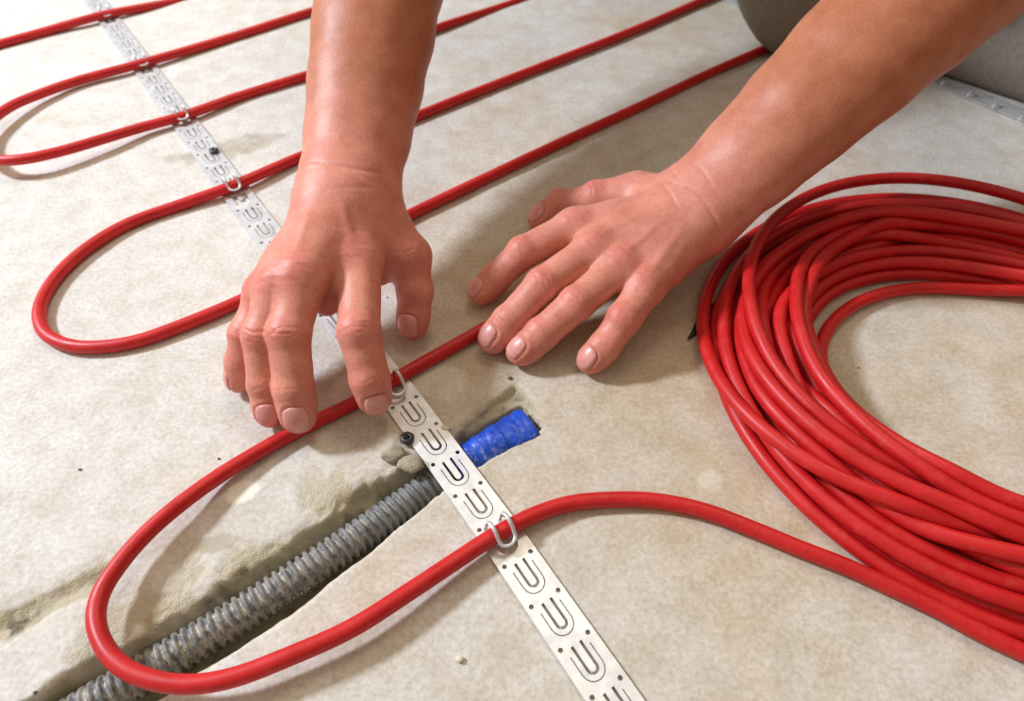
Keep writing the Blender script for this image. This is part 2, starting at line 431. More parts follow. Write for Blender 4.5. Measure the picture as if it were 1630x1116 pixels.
for k, u in sorted(main_open.items()):
    V, F = clip_mesh(u, warp_main, .0109 if u < .2 else .0114)
    V = V-np.array(strip_main.location)
    o = mesh_obj('clip', V, F, M['zinc'], parent=None, origin=(0, 0, 0)); as_child(o, strip_main)
    o['label'] = 'steel tab bent over the red cable'

# second strip in the shade, top right
q0, q1 = P(1470, 118, .002), P(1640, 186, .002)
D2 = (q1-q0)[:2]; D2 /= np.linalg.norm(D2); N2 = np.array([-D2[1], D2[0]])
def warp_shade(V):
    u, v, z = V[:, 0], V[:, 1], V[:, 2]; xy = q0[:2]+u[:, None]*D2+v[:, None]*N2
    return np.stack([xy[:, 0], xy[:, 1], z+.0014], 1)
sh = build_strip('mounting_strip', None, -25, 12, set(), warp_shade, M['zinc'])
tag(sh, 'perforated steel mounting strip on the floor beside the kneeling leg, top right', 'mounting strip')

for px, py in ((1503, 131), (1545, 148), (1585, 166), (1627, 187)):
    c = P(px, py, .0045)-np.array(sh.location); n3 = np.array([N2[0], N2[1], 0]); V, F = sweep(catmull([c-n3*.0042-[0, 0, .0014], c-n3*.002+[0, 0, .0006], c+n3*.002+[0, 0, .0006], c+n3*.0042-[0, 0, .0014]], .0008), .0008, 8)
    o = mesh_obj('clip', V, F, M['zinc'], origin=(0, 0, 0)); as_child(o, sh); o['label'] = 'bright bent steel tab'

# ---------------------------------------------------------------- screws, crumbs
def lathe(profile, n=18, loc=(0, 0, 0)):
    V = []; F = []
    for r, z in profile:
        for q in range(n): a = 2*math.pi*q/n; V.append((loc[0]+r*math.cos(a), loc[1]+r*math.sin(a), loc[2]+z))
    for i in range(len(profile)-1):
        for q in range(n): F.append([i*n+q, i*n+(q+1) % n, (i+1)*n+(q+1) % n, (i+1)*n+q])
    F.append([(len(profile)-1)*n+q for q in range(n)]); F.append([q for q in range(n)][::-1])
    return V, F
def screw(px, py, label):
    p = P(px, py, .0022)
    V, F = lathe([(.0011, -.012), (.0016, -.010), (.0016, .0), (.0033, .0001), (.0036, .0008), (.0033, .0016), (.0022, .0022), (.0018, .0022), (.0013, .0013), (.0002, .0012)], 20, (p[0], p[1], p[2]))
    o = mesh_obj('screw', V, F, M['screw']); tag(o, label, 'screw')
    for ang in (.4, 1.97):
        c = np.array([math.cos(ang), math.sin(ang), 0])*.0016
        b, f_ = sweep([np.array([p[0], p[1], p[2]+.0016])-c, np.array([p[0], p[1], p[2]+.0016])+c], .00045, 6)
        oo = mesh_obj('recess', b-np.array(o.location), f_, M['black'], origin=(0, 0, 0)); as_child(oo, o)
screw(648, 699, 'dark screw head at the left edge of the strip, beside the blue tape')
screw(341, 241, 'dark screw head on the right edge of the far strip, by the grey patch')

def crumb(px, py, r, mat, label, cat='crumb', name='plaster_crumb', sd=0):
    p = P(px, py, 0); bm = bmesh.new(); bmesh.ops.create_icosphere(bm, subdivisions=3, radius=1)
    V = np.array([v.co[:] for v in bm.verts]); F = [[v.index for v in f.verts] for f in bm.faces]; bm.free()
    V = V*(1+.45*fbm(V*1.5+sd*7.1, sd, 4))[:, None]*np.array([r, r*.8, r*.55]); V[:, 2] -= V[:, 2].min()+r*.1
    o = mesh_obj(name, V+np.array([p[0], p[1], .0002]), F, mat); tag(o, label, cat); return o
crumb(732, 1050, .0016, M['crumb'], 'pale yellow plaster crumb near the bottom edge, left of the strip', sd=1)
crumb(812, 603, .0012, M['grit'], 'dark grit chip at the tip of the broken slab below the fingers', 'grit', 'grit_chip', 2)
crumb(709, 684, .0022, M['crumb'], 'pale crumb on the right edge of the strip above the blue tape', sd=3)
crumb(628, 728, .0054, M['mortar'], 'mortar lump left of the strip, the one nearer the screw', 'mortar lump', 'mortar_lump', 4)
crumb(655, 744, .0056, M['mortar'], 'mortar lump at the groove rim, the one touching the grey conduit', 'mortar lump', 'mortar_lump', 5)
crumb(128, 748, .0007, M['grit'], 'dark grit speck on bare pale floor left of the lower red loop', 'grit', 'grit_chip', 6)
crumb(349, 731, .0007, M['grit'], 'dark grit speck just above the lower red loop', 'grit', 'grit_chip', 7)
crumb(57, 1103, .0008, M['grit'], 'dark grit speck in the bottom left corner', 'grit', 'grit_chip', 8)

# ---------------------------------------------------------------- corrugated conduit with the taped end
def conduit():
    path = resmooth(catmull(np.vstack([cond[:8], cond[8:10]]), .0007), 12)
    L = np.concatenate([[0], np.cumsum(np.linalg.norm(np.diff(path, axis=0), axis=1))])
    cutL = L[-1]
    # resample
    s = np.arange(0, cutL, .00042); path = np.stack([np.interp(s, L, path[:, k]) for k in range(3)], 1)
    path[:, 2] += .0035*sstep(.02, .10, s)*sstep(.17, .10, s)-.003*sstep(.03, 0, s)
    rib = .5+.5*np.cos(2*math.pi*s/.0036); rib = sstep(.2, .75, rib)
    r = .0062+.0018*rib
    V, F = sweep(path, r, 26)
    root = empty('electrical_conduit', (float(path[:, 0].mean()), float(path[:, 1].mean()), -.015))
    tag(root, 'grey corrugated conduit with blue taped end lying in the chiselled groove', 'conduit')
    o = mesh_obj('corrugated_tube', V, F, M['conduit'], root)
    t = np.repeat(s, 26); n_ = len(V)-len(t); t = np.concatenate([t, np.zeros(n_)]) if n_ > 0 else t[:len(V)]
    rr = np.concatenate([np.repeat(rib, 26), np.zeros(max(0, n_))])
    dust = np.interp(t, [0, .06, .13, .17, .3], [1, .9, .55, .12, .05])*(.35+.65*(1-rr))+.05
    attr(o.data, 'dust', np.clip(dust, 0, 1))
    # tape: wrapped sleeve, pinched flat at its free end
    tp = catmull(np.array([P(716, 755, -.0098), P(752, 731, -.0092), P(800, 700, -.0038), P(845, 672, -.0004)]), .0005)
    m = len(tp); q = np.linspace(0, 1, m)
    rad = .0091+.0001*np.cos(q*m*.35)
    rad = np.where(q > .93, rad*(1-.10*sstep(.93, 1, q)), rad)
    n = 36; V, F = sweep(tp, rad, n, cap=False)
    V = V.reshape(m, n, 3); T = tp[-1]-tp[0]; T /= np.linalg.norm(T); S = np.cross(T, [0, 0, 1]); S /= np.linalg.norm(S)
    fl = 1-.62*sstep(.45, 1.0, q); zc = tp[:, 2]
    V[:, :, 2] = zc[:, None]+(V[:, :, 2]-zc[:, None])*fl[:, None]
    off = ((V-tp[:, None])@S)
    V += (off*(.10*sstep(.4, 1, q))[:, None])[:, :, None]*S
    pn = V.reshape(-1, 3); wr = fbm(np.stack([pn@T*420, pn@S*60, pn[:, 2]*60], 1), 5, 3)*.00055+.00035*(np.floor((pn@T)*230) % 2)
    cen = np.repeat(tp, n, 0); dr = pn-cen; dr /= np.linalg.norm(dr, axis=1)[:, None]+1e-9
    pn = pn+dr*wr[:, None]
    endc = pn[-n:].mean(0); pn = np.vstack([pn, endc+T*.001]); F = F+[[(m-1)*n+k, (m-1)*n+(k+1) % n, len(pn)-1] for k in range(n)]
    o2 = mesh_obj('end_tape', pn, F, M['tape'], root); o2['label'] = 'blue tape wrapped round the conduit end, pinched flat'
    dd = np.concatenate([np.repeat(np.interp(q, [0, .35, .6, 1], [.9, .9, .35, .45]), n), [.3]])
    up_ = np.clip((pn-np.vstack([cen, [endc]]))@(-np.cross(T, [0, 0, 1]))/.009*-.5+.55, .1, 1)
    attr(o2.data, 'dust', dd*up_)
conduit()

# ---------------------------------------------------------------- heating cable: laid runs
cab = []
def A(lst, z=CAB_R):
    for q in lst: cab.append(P(q[0], q[1], q[2] if len(q) > 2 else z))
def far(px, py, d, z=CAB_R):
    "a point further along the run's direction, outside the frame"
    vp = np.array([math.cos(.0), 0, 0]); a = P(px, py, z); dr = np.array([1.0, .83, 0]); dr /= np.linalg.norm(dr); return a+dr*d
run_dir = (P(1250, 62)-P(640, 350))[:2]; run_dir /= np.linalg.norm(run_dir); run_nrm = np.array([-run_dir[1], run_dir[0]])
def off(p, a, b, z=.0058): q = np.asarray(p[:2])+run_dir*a+run_nrm*b; return np.array([q[0], q[1], z])
S_ = .0056   # centre height where the cable crosses a strip
r1b = P(290, 0); r2b = P(560, 0); r3b = P(830, 0); r4b = P(1120, 0); r5b = P(1250, 62); r6b = P(1340, 196)
A([(-260, 150)]); A([(-80, 91), (0, 70), (82, 47), (165, 24, S_), (228, 12)]); cab.append(r1b)
mid = (r1b+r2b)/2; cab += [off(r1b, .25, 0), off(mid, .31, 0), off(r2b, .17, 0)]
A([(560, 0), (497, 18), (360, 62), (222, 102, S_), (120, 130, .005), (60, 151, .007), (20, 168, .009), (-12, 190, .010), (-34, 215, .011), (-28, 243, .012), (0, 255, .0125), (40, 253, .0125), (100, 240, .011), (165, 221, .009), (225, 203, .006), (287, 186, S_), (385, 152), (497, 117), (600, 81), (695, 45)]); cab.append(r3b)
mid = (r3b+r4b)/2; cab += [off(r3b, .12, 0), off(mid, .20, 0), off(r4b, .10, 0)]
A([(1120, 0), (1000, 52), (860, 107), (730, 158), (655, 188), (560, 220), (483, 248), (368, 297, S_), (290, 325), (200, 358), (130, 402), (85, 447), (63, 492), (70, 528), (100, 547), (145, 553), (215, 544), (300, 514), (385, 478), (490, 427, S_), (560, 390), (640, 348), (760, 290), (880, 233), (1000, 178), (1120, 121), (1250, 62)])
cab += [off(r5b, .07, -.001), off((r5b+r6b)/2, .16, .004), off(r6b, .12, .004), r6b+[0, 0, CAB_R]]
A([(1180, 300), (1000, 395), (870, 468), (755, 532), (690, 569), (640, 597), (602, 619, S_), (560, 643), (500, 672), (440, 703), (350, 757, .006), (290, 800, .009), (235, 847, .0095), (190, 898, .0103), (160, 945, .0105), (152, 985, .0105), (166, 1030, .0105), (195, 1062, .0105), (240, 1082, .0105), (300, 1090, .0105), (370, 1079, .0105), (460, 1045, .0103), (560, 1000, .0095), (650, 943, .0085), (730, 890, .007), (795, 848, .0062), (850, 820, .005), (905, 802), (960, 796), (1040, 797), (1120, 813), (1200, 843), (1280, 876), (1340, 899), (1400, 926), (1487, 967), (1560, 1006), (1640, 1043), (1720, 1070)])
cab = np.array(cab)
cable_root = empty('heating_cable', (.0, .25, 0)); tag(cable_root, 'red electric heating cable laid in loops across the floor, ending in a big coil', 'cable')
V, F = sweep(resmooth(catmull(cab, .0015), 6), CAB_R, 14)
mesh_obj('laid_cable', V, F, M['red'], cable_root)

# ---------------------------------------------------------------- the coil
CC = np.array([.25, .235])
def polar(p): q = p[:2]-CC; return math.atan2(q[1], q[0]), float(np.hypot(*q)), float(p[2])
MS = 200; PHI = np.linspace(0, 2*math.pi, MS, endpoint=False)
def loop_from(anchors):
    a = sorted([(ph % (2*math.pi), r, z) for ph, r, z in anchors]); a = np.array(a)
    r = np.interp(PHI, a[:, 0], a[:, 1], period=2*math.pi); z = np.interp(PHI, a[:, 0], a[:, 2], period=2*math.pi)
    k = np.ones(17)/17
    for _ in range(2):
        r = np.convolve(np.concatenate([r[-8:], r, r[:8]]), k, 'valid'); z = np.convolve(np.concatenate([z[-8:], z, z[:8]]), k, 'valid')
    return r, z
def coil():
    rg = np.random.default_rng(11); phL = math.radians(182); phT = math.radians(88); phB = math.radians(246)
    loops = []
    N = 17
    lay = [0, 0, 0, 0, 0, 0, 0, 1, 1, 1, 1, 1, 2, 2, 2, 3, 3]
    slot = {0: np.linspace(.0, 1, 7), 1: np.linspace(.08, .92, 5), 2: [.2, .5, .85], 3: [.35, .7]}
    cnt = {0: 0, 1: 0, 2: 0, 3: 0}
    for i in range(N):
        l = lay[i]; u = slot[l][cnt[l]]; cnt[l] += 1
        j = .10+.10*l
        uL, uT, uB = (float(np.clip(u+rg.uniform(-j, j), 0, 1)) for _ in range(3))
        z = CAB_R+l*.0066
        rR = .10+.04*u+rg.uniform(-.004, .004)
        loops.append(loop_from([(phL, .101+.040*uL, z), (phL-.7, .090+.046*((uL+uT)/2), z), (phT, .070+.062*uT, z), (phT-.9, .075+.06*uT, z), (0, rR, z), (-.8, rR-.004, z), (phB+.5, .090+.054*uB, z), (phB, .089+.056*uB, z), ((phL+phB)/2, .095+.047*(uL+uB)/2, z)]))
    st = lambda pts: loop_from([polar(P(x, y, z)) for x, y, z in pts]+[(0., .14, .012), (-.6, .125, .012)])
    loops.append(st([(1630, 290, .025), (1540, 268, .026), (1443, 262, .028), (1322, 284, .030), (1241, 329, .032), (1206, 400, .033), (1203, 472, .033), (1235, 556, .034), (1282, 622, .033), (1338, 680, .027), (1464, 764, .012), (1630, 804, .006)]))
    loops.append(st([(1630, 330, .012), (1480, 292, .014), (1330, 312, .012), (1250, 345, .008), (1195, 378, .005), (1145, 418, .004), (1117, 472, .004), (1120, 544, .0045), (1147, 613, .007), (1178, 661, .016), (1259, 721, .028), (1336, 756, .029), (1447, 791, .024), (1630, 826, .014)]))
    loops.append(st([(1630, 490, .004), (1540, 466, .004), (1451, 463, .004), (1362, 490, .004), (1312, 536, .004), (1294, 593, .004), (1306, 640, .004), (1345, 695, .004), (1410, 745, .004), (1500, 793, .004), (1630, 838, .004)]))
    R = np.array([l[0] for l in loops]); Z = np.array([l[1] for l in loops]); NL = len(R)
    R0, Z0 = R.copy(), Z.copy(); d = CAB_R*2*1.01
    free = np.ones(NL); free[-3:] = .25
    for it in range(260):
        dR = R[:, None]-R[None]; dZ = Z[:, None]-Z[None]; D = np.sqrt(dR**2+dZ**2)+1e-9
        ov = np.clip(d-D, 0, None); ov[np.arange(NL), np.arange(NL)] = 0
        R += .42*(ov*dR/D).sum(1)*free[:, None]; Z += .42*(ov*dZ/D).sum(1)*np.maximum(free, .6)[:, None]
        if it < 200: R += .02*(R0-R); Z -= .00004
        Z = np.maximum(Z, CAB_R)
        for X in (R, Z):
            for _s in range(2): X[:] = .25*np.roll(X, 1, 1)+.5*X+.25*np.roll(X, -1, 1)
    Z = np.maximum(Z, CAB_R)
    order = [NL-1]+list(range(NL-3))+[NL-2, NL-3]
    seqR = R[order].ravel(); seqZ = Z[order].ravel(); ph = np.tile(PHI, NL)+2*math.pi*np.repeat(np.arange(NL), MS)
    # blend turn into turn on the far right side
    wn = 22; Rn, Zn = seqR.copy(), seqZ.copy()
    for k in range(1, NL):
        c = k*MS; t = sstep(-wn, wn, np.arange(-wn, wn))
        for src, dst in ((seqR, Rn), (seqZ, Zn)):
            a = src[(np.arange(-wn, wn)) % MS+(k-1)*MS]; b = src[(np.arange(-wn, wn)) % MS+k*MS]
            dst[c-wn:c+wn] = a*(1-t)+b*t
    seqR, seqZ = Rn, Zn
    path = np.stack([CC[0]+seqR*np.cos(ph), CC[1]+seqR*np.sin(ph), seqZ], 1)
    path = resmooth(path, 3)
    V, F = sweep(path, CAB_R, 14)
    mesh_obj('cable_coil', V, F, M['red'], cable_root)['label'] = 'thick loose coil of spare red cable'
coil()

# black tail poking out from under the coil
def tail():
    a, b = P(1096, 539, .0012), P(1240, 385, .0028)
    pts = catmull(np.array([a, a*.8+b*.2+[0, 0, .0004], (a+b)/2+[0, 0, .0008], b]), .001); q = np.linspace(0, 1, len(pts))
    r = .0007+.0029*sstep(0, .15, q)+.0002*(np.arange(len(pts)) % 2)
    V, F = sweep(pts, r, 10, flat=.4)
    tag(mesh_obj('cable_tie', V, F, M['black']), 'pointed black plastic tail sticking out from under the left side of the coil', 'cable tie')
tail()
#PART3
# ---------------------------------------------------------------- the worker: implicit surfaces turned into one smooth skin
def smin(a, b, k):
    h = np.clip(.5+.5*(b-a)/k, 0, 1); return b*(1-h)+a*h-k*h*(1-h)
def cone(p, a, b, ra, rb, nrm=None, flat=1.0):
    a = np.asarray(a, float); b = np.asarray(b, float); ab = b-a; L2 = ab@ab
    q = p-a; t = np.clip((q@ab)/L2, 0, 1); v = q-t[:, None]*ab
    if nrm is not None and flat != 1.0:
        nrm = np.asarray(nrm, float); nrm = nrm-ab*(nrm@ab)/L2; nrm = nrm/np.linalg.norm(nrm)
        c = v@nrm; v = v+np.outer(c*(1/flat-1), nrm)
        return (np.linalg.norm(v, axis=1)-(ra+(rb-ra)*t))*(.5+.5*flat)
    return np.linalg.norm(v, axis=1)-(ra+(rb-ra)*t)
def surface_nets(sdf, lo, hi, h, coarse=5):
    lo = np.array(lo, float); n = np.ceil((np.array(hi)-lo)/h).astype(int)+1
    n = ((n+coarse-1)//coarse)*coarse; H = h*coarse; nc = n//coarse
    g = np.stack(np.meshgrid(*[lo[k]+(np.arange(nc[k])+.5)*H for k in range(3)], indexing='ij'), -1).reshape(-1, 3)
    fc = sdf(g).reshape(nc); act = np.abs(fc) < H*1.35
    G = np.repeat(np.repeat(np.repeat(np.where(fc > 0, 1., -1.).astype(np.float32), coarse, 0), coarse, 1), coarse, 2)
    A_ = np.repeat(np.repeat(np.repeat(act, coarse, 0), coarse, 1), coarse, 2)
    ii = np.argwhere(A_); vals = np.concatenate([sdf(lo+c*h) for c in np.array_split(ii, max(1, len(ii)//250000))]); G[A_] = vals
    G = G.astype(np.float64); S = G < 0
    corner = [(i, j, k) for i in (0, 1) for j in (0, 1) for k in (0, 1)]
    nn = np.array(G.shape)-1
    sub = lambda X, c: X[c[0]:c[0]+nn[0], c[1]:c[1]+nn[1], c[2]:c[2]+nn[2]]
    cnt = sum(sub(S, c).astype(np.int8) for c in corner); cell = (cnt > 0) & (cnt < 8)
    ci = np.argwhere(cell); acc = np.zeros((len(ci), 3)); num = np.zeros(len(ci))
    cv = {c: G[ci[:, 0]+c[0], ci[:, 1]+c[1], ci[:, 2]+c[2]] for c in corner}
    for c in corner:
        for ax in range(3):
            if c[ax]: continue
            d = list(c); d[ax] = 1; d = tuple(d); a, b = cv[c], cv[d]; m = (a < 0) != (b < 0)
            t = np.where(m, a/np.where(m, a-b, 1), 0); pt = np.tile(np.array(c, float), (len(ci), 1)); pt[:, ax] += t
            acc[m] += pt[m]; num[m] += 1
    V = lo+(ci+acc/num[:, None])*h
    idm = -np.ones(tuple(nn), int); idm[tuple(ci.T)] = np.arange(len(ci)); F = []
    for ax in range(3):
        u, v = (ax+1) % 3, (ax+2) % 3
        sl0 = [slice(None)]*3; sl1 = [slice(None)]*3; sl0[ax] = slice(0, -1); sl1[ax] = slice(1, None)
        e = np.argwhere(S[tuple(sl0)] != S[tuple(sl1)]); e = e[(e[:, u] > 0) & (e[:, v] > 0) & (e[:, u] < nn[u]) & (e[:, v] < nn[v])]
        neg = S[tuple(e.T)]
        def at(du, dv): q = e.copy(); q[:, u] -= du; q[:, v] -= dv; return idm[tuple(q.T)]
        quad = np.stack([at(1, 1), at(0, 1), at(0, 0), at(1, 0)], 1); quad[~neg] = quad[~neg][:, ::-1]; F.append(quad)
    F = np.vstack(F); F = F[(F >= 0).all(1)]
    return V, F
def grad(sdf, V, e=.0003):
    g = np.stack([sdf(V+np.eye(3)[k]*e)-sdf(V-np.eye(3)[k]*e) for k in range(3)], 1)
    return g/(np.linalg.norm(g, axis=1)[:, None]+1e-12)
def relax(V, F, it=2):
    for _ in range(it):
        s = np.zeros_like(V); c = np.zeros(len(V))
        for k in range(4):
            np.add.at(s, F[:, k], V[F[:, (k+1) % 4]]+V[F[:, (k+3) % 4]]); np.add.at(c, F[:, k], 2)
        V = .5*V+.5*s/np.maximum(c, 1)[:, None]
    return V
unit = lambda v: np.asarray(v, float)/np.linalg.norm(v)

class Hand:
    "px: joints in photo position + height in mm, knuckle first; radii in mm"
    def __init__(self, spec, wrist, fore, elbow, palm_extra, wr, flats):
        self.F = {}; self.rad = {}
        for nm, (js, rs) in spec.items():
            self.F[nm] = [P(x, y, z/1000) for x, y, z in js]; self.rad[nm] = [r/1000 for r in rs]
        self.W = P(wrist[0], wrist[1], wrist[2]/1000); self.A = P(fore[0], fore[1], fore[2]/1000); self.E = np.array(elbow)
        self.wr = wr; self.flat = flats; self.extra = palm_extra(self)
        mid = unit(self.F['middle'][0]-self.W); ac = unit(self.F['index'][0]-self.F['pinky'][0])
        dn = np.cross(mid, ac); dn *= np.sign(dn[2]); self.dorsal = unit(dn); self.across = ac
        self.fd = {}
        for nm, J in self.F.items():
            d = []
            for a, b in zip(J[:-1], J[1:]):
                ax = unit(b-a); base = np.array([0, 0, 1.]) if nm != 'thumb' else self.thumb_up()
                d.append(unit(base-ax*(base@ax)))
            self.fd[nm] = d
    def thumb_up(self): return unit(self.tu) if hasattr(self, 'tu') else np.array([0, 0, 1.])
    def finger(self, p, nm):
        J, R = self.F[nm], self.rad[nm]; d = None
        for i in range(3):
            q = cone(p, J[i], J[i+1], R[i], R[i+1], self.fd[nm][i], .93 if i < 2 else .86)
            d = q if d is None else smin(d, q, .0022)
        for i in (1, 2):      # knuckle swell
            s = np.linalg.norm(p-(J[i]+self.fd[nm][min(i, 2)]*R[i]*.07), axis=1)-R[i]*.955; d = smin(d, s, .002)
        # pulp of the fingertip
        ax = unit(J[3]-J[2]); pulp = J[3]-ax*R[3]*.55-self.fd[nm][2]*R[3]*.22
        return smin(d, np.linalg.norm(p-pulp, axis=1)-R[3]*.93, .004)
    def __call__(self, p):
        out = np.full(len(p), .05)
        allp = np.array([j for J in self.F.values() for j in J]+[self.W])
        c = allp.mean(0); R = np.linalg.norm(allp-c, axis=1).max()+.035
        near = np.linalg.norm(p-c, axis=1) < R
        arm = self.arm(p)
        if near.any():
            q = p[near]; f = None
            for nm in self.F:
                d = self.finger(q, nm); f = d if f is None else smin(f, d, .0007)
            pm = None
            for a, b, ra, rb, fl in self.extra:
                d = cone(q, a, b, ra, rb, self.dorsal, fl); pm = d if pm is None else smin(pm, d, .010)
            h = smin(pm, f, .0055)
            ar = arm[near]; v = smin(h, ar, .016); arm[near] = v
        return arm
    def arm(self, p):
        n = unit(np.cross(unit(self.E-self.W), self.across)); n *= np.sign(n[2]+1e-6)
        w, a, e = self.wr
        if not hasattr(self, 'chain'):
            u1, u2 = unit(self.A-self.W), unit(self.E-self.A); la = np.linalg.norm(self.A-self.W); le = np.linalg.norm(self.E-self.A); self.chain = []
            ts = np.linspace(0, 1, 9); tot = la+le
            for q in ts:      # quadratic blend through wrist, forearm and elbow
                l0 = (q-la/tot)*(q-1)/((0-la/tot)*(0-1)); l1 = q*(q-1)/((la/tot)*(la/tot-1)); l2 = q*(q-la/tot)/((1)*(1-la/tot))
                self.chain.append((l0*self.W+l1*self.A+l2*self.E, l0*w+l1*a+l2*e, l0*self.flat[0]+l1*(self.flat[0]+self.flat[1])/2+l2*self.flat[1]))
        d = None
        for (a0, r0, f0), (a1, r1, f1) in zip(self.chain[:-1], self.chain[1:]):
            q = cone(p, a0, a1, r0, r1, n, (f0+f1)/2); d = q if d is None else smin(d, q, .003)
        return d
    def detail(self, V, N):
        "creases, tendons and veins as small displacements along the normal"
        dsp = np.zeros(len(V)); flush = np.zeros(len(V)); nailbed = np.zeros(len(V))
        for nm, J in self.F.items():
            R = self.rad[nm]
            for i in (1, 2):
                a0, a1 = unit(J[i]-J[i-1]), unit(J[i+1]-J[i]); ax = unit(a0+a1); dn = unit(self.fd[nm][i-1]+self.fd[nm][i]); sd = np.cross(ax, dn)
                q = V-J[i]; t = q@ax; w = q@sd; n = q@dn
                win = np.clip(1-(w/(R[i]*1.0))**2, 0, 1)*(n > 0)*(np.linalg.norm(q, axis=1) < R[i]*2)
                offs = ((-.0030, .25), (-.0012, .5), (.0006, .55), (.0026, .35)) if i == 1 else ((-.0012, .28), (.0010, .25))
                for t0, am in offs:
                    tt = t-t0-.0016*vnoise(np.stack([w*260+i*3.1, w*0+J[0][0]*900+t0*900, w*0], 1), 6)-np.sign(t0)*(w*w)*18*.6
                    dsp -= .0012*am*win*np.exp(-(tt/.00060)**2)*(.65+.5*vnoise(q*420+J[0][0]*1000, 4))
                dsp += .0003*win*np.exp(-(t/.004)**2)
                flush += (1.0 if i == 1 else .35)*np.exp(-((t/.0075)**2+(w/.008)**2))*(n > 0)
            # creases on the knuckle
            q = V-J[0]; ax = unit(J[1]-J[0]); dn = self.dorsal; sd = np.cross(ax, dn); t = q@ax; w = q@sd; n = q@dn
            k = np.exp(-((t/.009)**2+(w/.008)**2))*(n > 0)
            if nm != 'thumb':
                dsp += .0008*np.exp(-((t/.0065)**2+(w/.0062)**2))*(n > 0); flush += .9*k
                vv = fbm(np.stack([t*520, w*160, n*100], 1), 3, 2); dsp += .00028*vv*k
                # tendon towards the wrist
                ab = self.W+self.across*((J[0]-self.W)@self.across)*.25-J[0]; L = np.linalg.norm(ab); q2 = V-J[0]; s = np.clip(q2@ab/L/L, 0, 1)
                dd = np.linalg.norm(np.cross(q2, ab/L), axis=1); dsp += .0011*np.exp(-(dd/.012)**2*1.0)*0+.0006*np.exp(-((np.abs((q2-np.outer(s, ab))@np.cross(unit(ab), dn)))/.0022)**2)*sstep(.02, .12, s)*sstep(.62, .35, s)*((q2@dn) > 0)
            tip = J[3]; flush += .45*np.exp(-(np.linalg.norm(V-tip, axis=1)/.010)**2)
            # nail fold
            c, ax, sd, dn, hw, hl = self.nail_frame(nm); q = V-c; t = q@ax; w = q@sd
            rr = ((np.abs(t)/hl)**3+(np.abs(w)/hw)**3)**(1/3.); m = ((q@dn) > -hw*.9)*(np.linalg.norm(q, axis=1) < .014)
            dsp -= .00045*m*np.exp(-((rr-1.04)/.09)**2); dsp += .0003*m*np.exp(-((rr-1.30)/.13)**2)*(t < hl*.3)
        return dsp, np.clip(flush, 0, 1.2)
    def nail_frame(self, nm):
        J, R = self.F[nm], self.rad[nm]; ax = unit(J[3]-J[2]); dn = self.fd[nm][2]
        tw = self.twist.get(nm, 0) if hasattr(self, 'twist') else 0
        sd = np.cross(ax, dn); dn2 = unit(dn*math.cos(tw)+sd*math.sin(tw)); sd2 = np.cross(ax, dn2)
        hw = R[3]*.66; hl = R[3]*.70
        return J[3]+ax*R[3]*.08+dn2*R[3]*.55, unit(ax-dn2*.12), sd2, dn2, hw, hl
    def nail(self, nm):
        c, ax, sd, dn, hw, hl = self.nail_frame(nm); n = 15; T = np.linspace(-1, 1, n); pts = []
        for a in T:
            for b in T:      # square to rounded shape
                u = a*math.sqrt(1-b*b*.42)*hl*(1.0 if a < 0 else 1.08); v = b*math.sqrt(1-a*a*.34)*hw
                pts.append(c+ax*u+sd*v)
        q = np.array(pts)+dn*.012
        for _ in range(40): q = q-dn*np.clip(self(q), -.004, .004)[:, None]*.8
        a = np.repeat(T, n); b = np.tile(T, n); edge = np.maximum(np.abs(a), np.abs(b))
        # smooth plate: quadratic fit of height over the patch
        hgt = (q-c)@dn; uu = (q-c)@ax/hl; vv = (q-c)@sd/hw
        Am = np.stack([np.ones_like(uu), uu, vv, uu*uu, vv*vv, uu*vv], 1); co = np.linalg.lstsq(Am, hgt, rcond=None)[0]; fit = Am@co
        top = q+dn*(np.maximum(fit-hgt, -.0001)*.7+.00055-.00045*(edge > .99)*(a < .99))[:, None]; bot = q-dn*.0009
        V = np.vstack([top, bot]); I = np.arange(n*n).reshape(n, n); F = []
        for i in range(n-1):
            for j in range(n-1):
                F.append([I[i, j], I[i+1, j], I[i+1, j+1], I[i, j+1]]); F.append([I[i, j]+n*n, I[i, j+1]+n*n, I[i+1, j+1]+n*n, I[i+1, j]+n*n])
        ring = list(I[0, :])+list(I[1:, -1])+list(I[-1, -2::-1])+list(I[-2:0:-1, 0])
        for r0, r1 in zip(ring, ring[1:]+ring[:1]): F.append([r0, r1, r1+n*n, r0+n*n])
        return V, F

def palm_R(s):
    W = s.W; J = {k: v[0] for k, v in s.F.items()}
    return [(W, J['index'], .0165, .0115, .9), (W, J['middle'], .0175, .0120, .9), (W, J['ring'], .0165, .0110, .9), (W, J['pinky'], .0155, .0095, .95),
            (W*.35+J['index']*.65-[0, 0, .006], J['pinky']*.7+W*.3-[0, 0, .004], .0120, .0120, .9),
            (W*.7+s.F['thumb'][0]*.3, s.F['thumb'][0], .015, .0140, 1.0), (s.F['thumb'][0], s.F['thumb'][1], .0135, .0115, 1.0),
            (s.F['thumb'][0]-[0, 0, .004], J['index']*.6+W*.4-[0, 0, .010], .0130, .0115, 1.0),
            (J['index']*.5+J['middle']*.5-[0, 0, .006], P(520, 482, .037), .0100, .0070, 1.0), (J['ring']*.5+J['middle']*.5-[0, 0, .004], P(455, 478, .046), .0100, .0075, 1.0),
            (W*.35+J['index']*.65-[0, 0, .012], P(600, 432, .030), .0100, .0080, 1.0)]
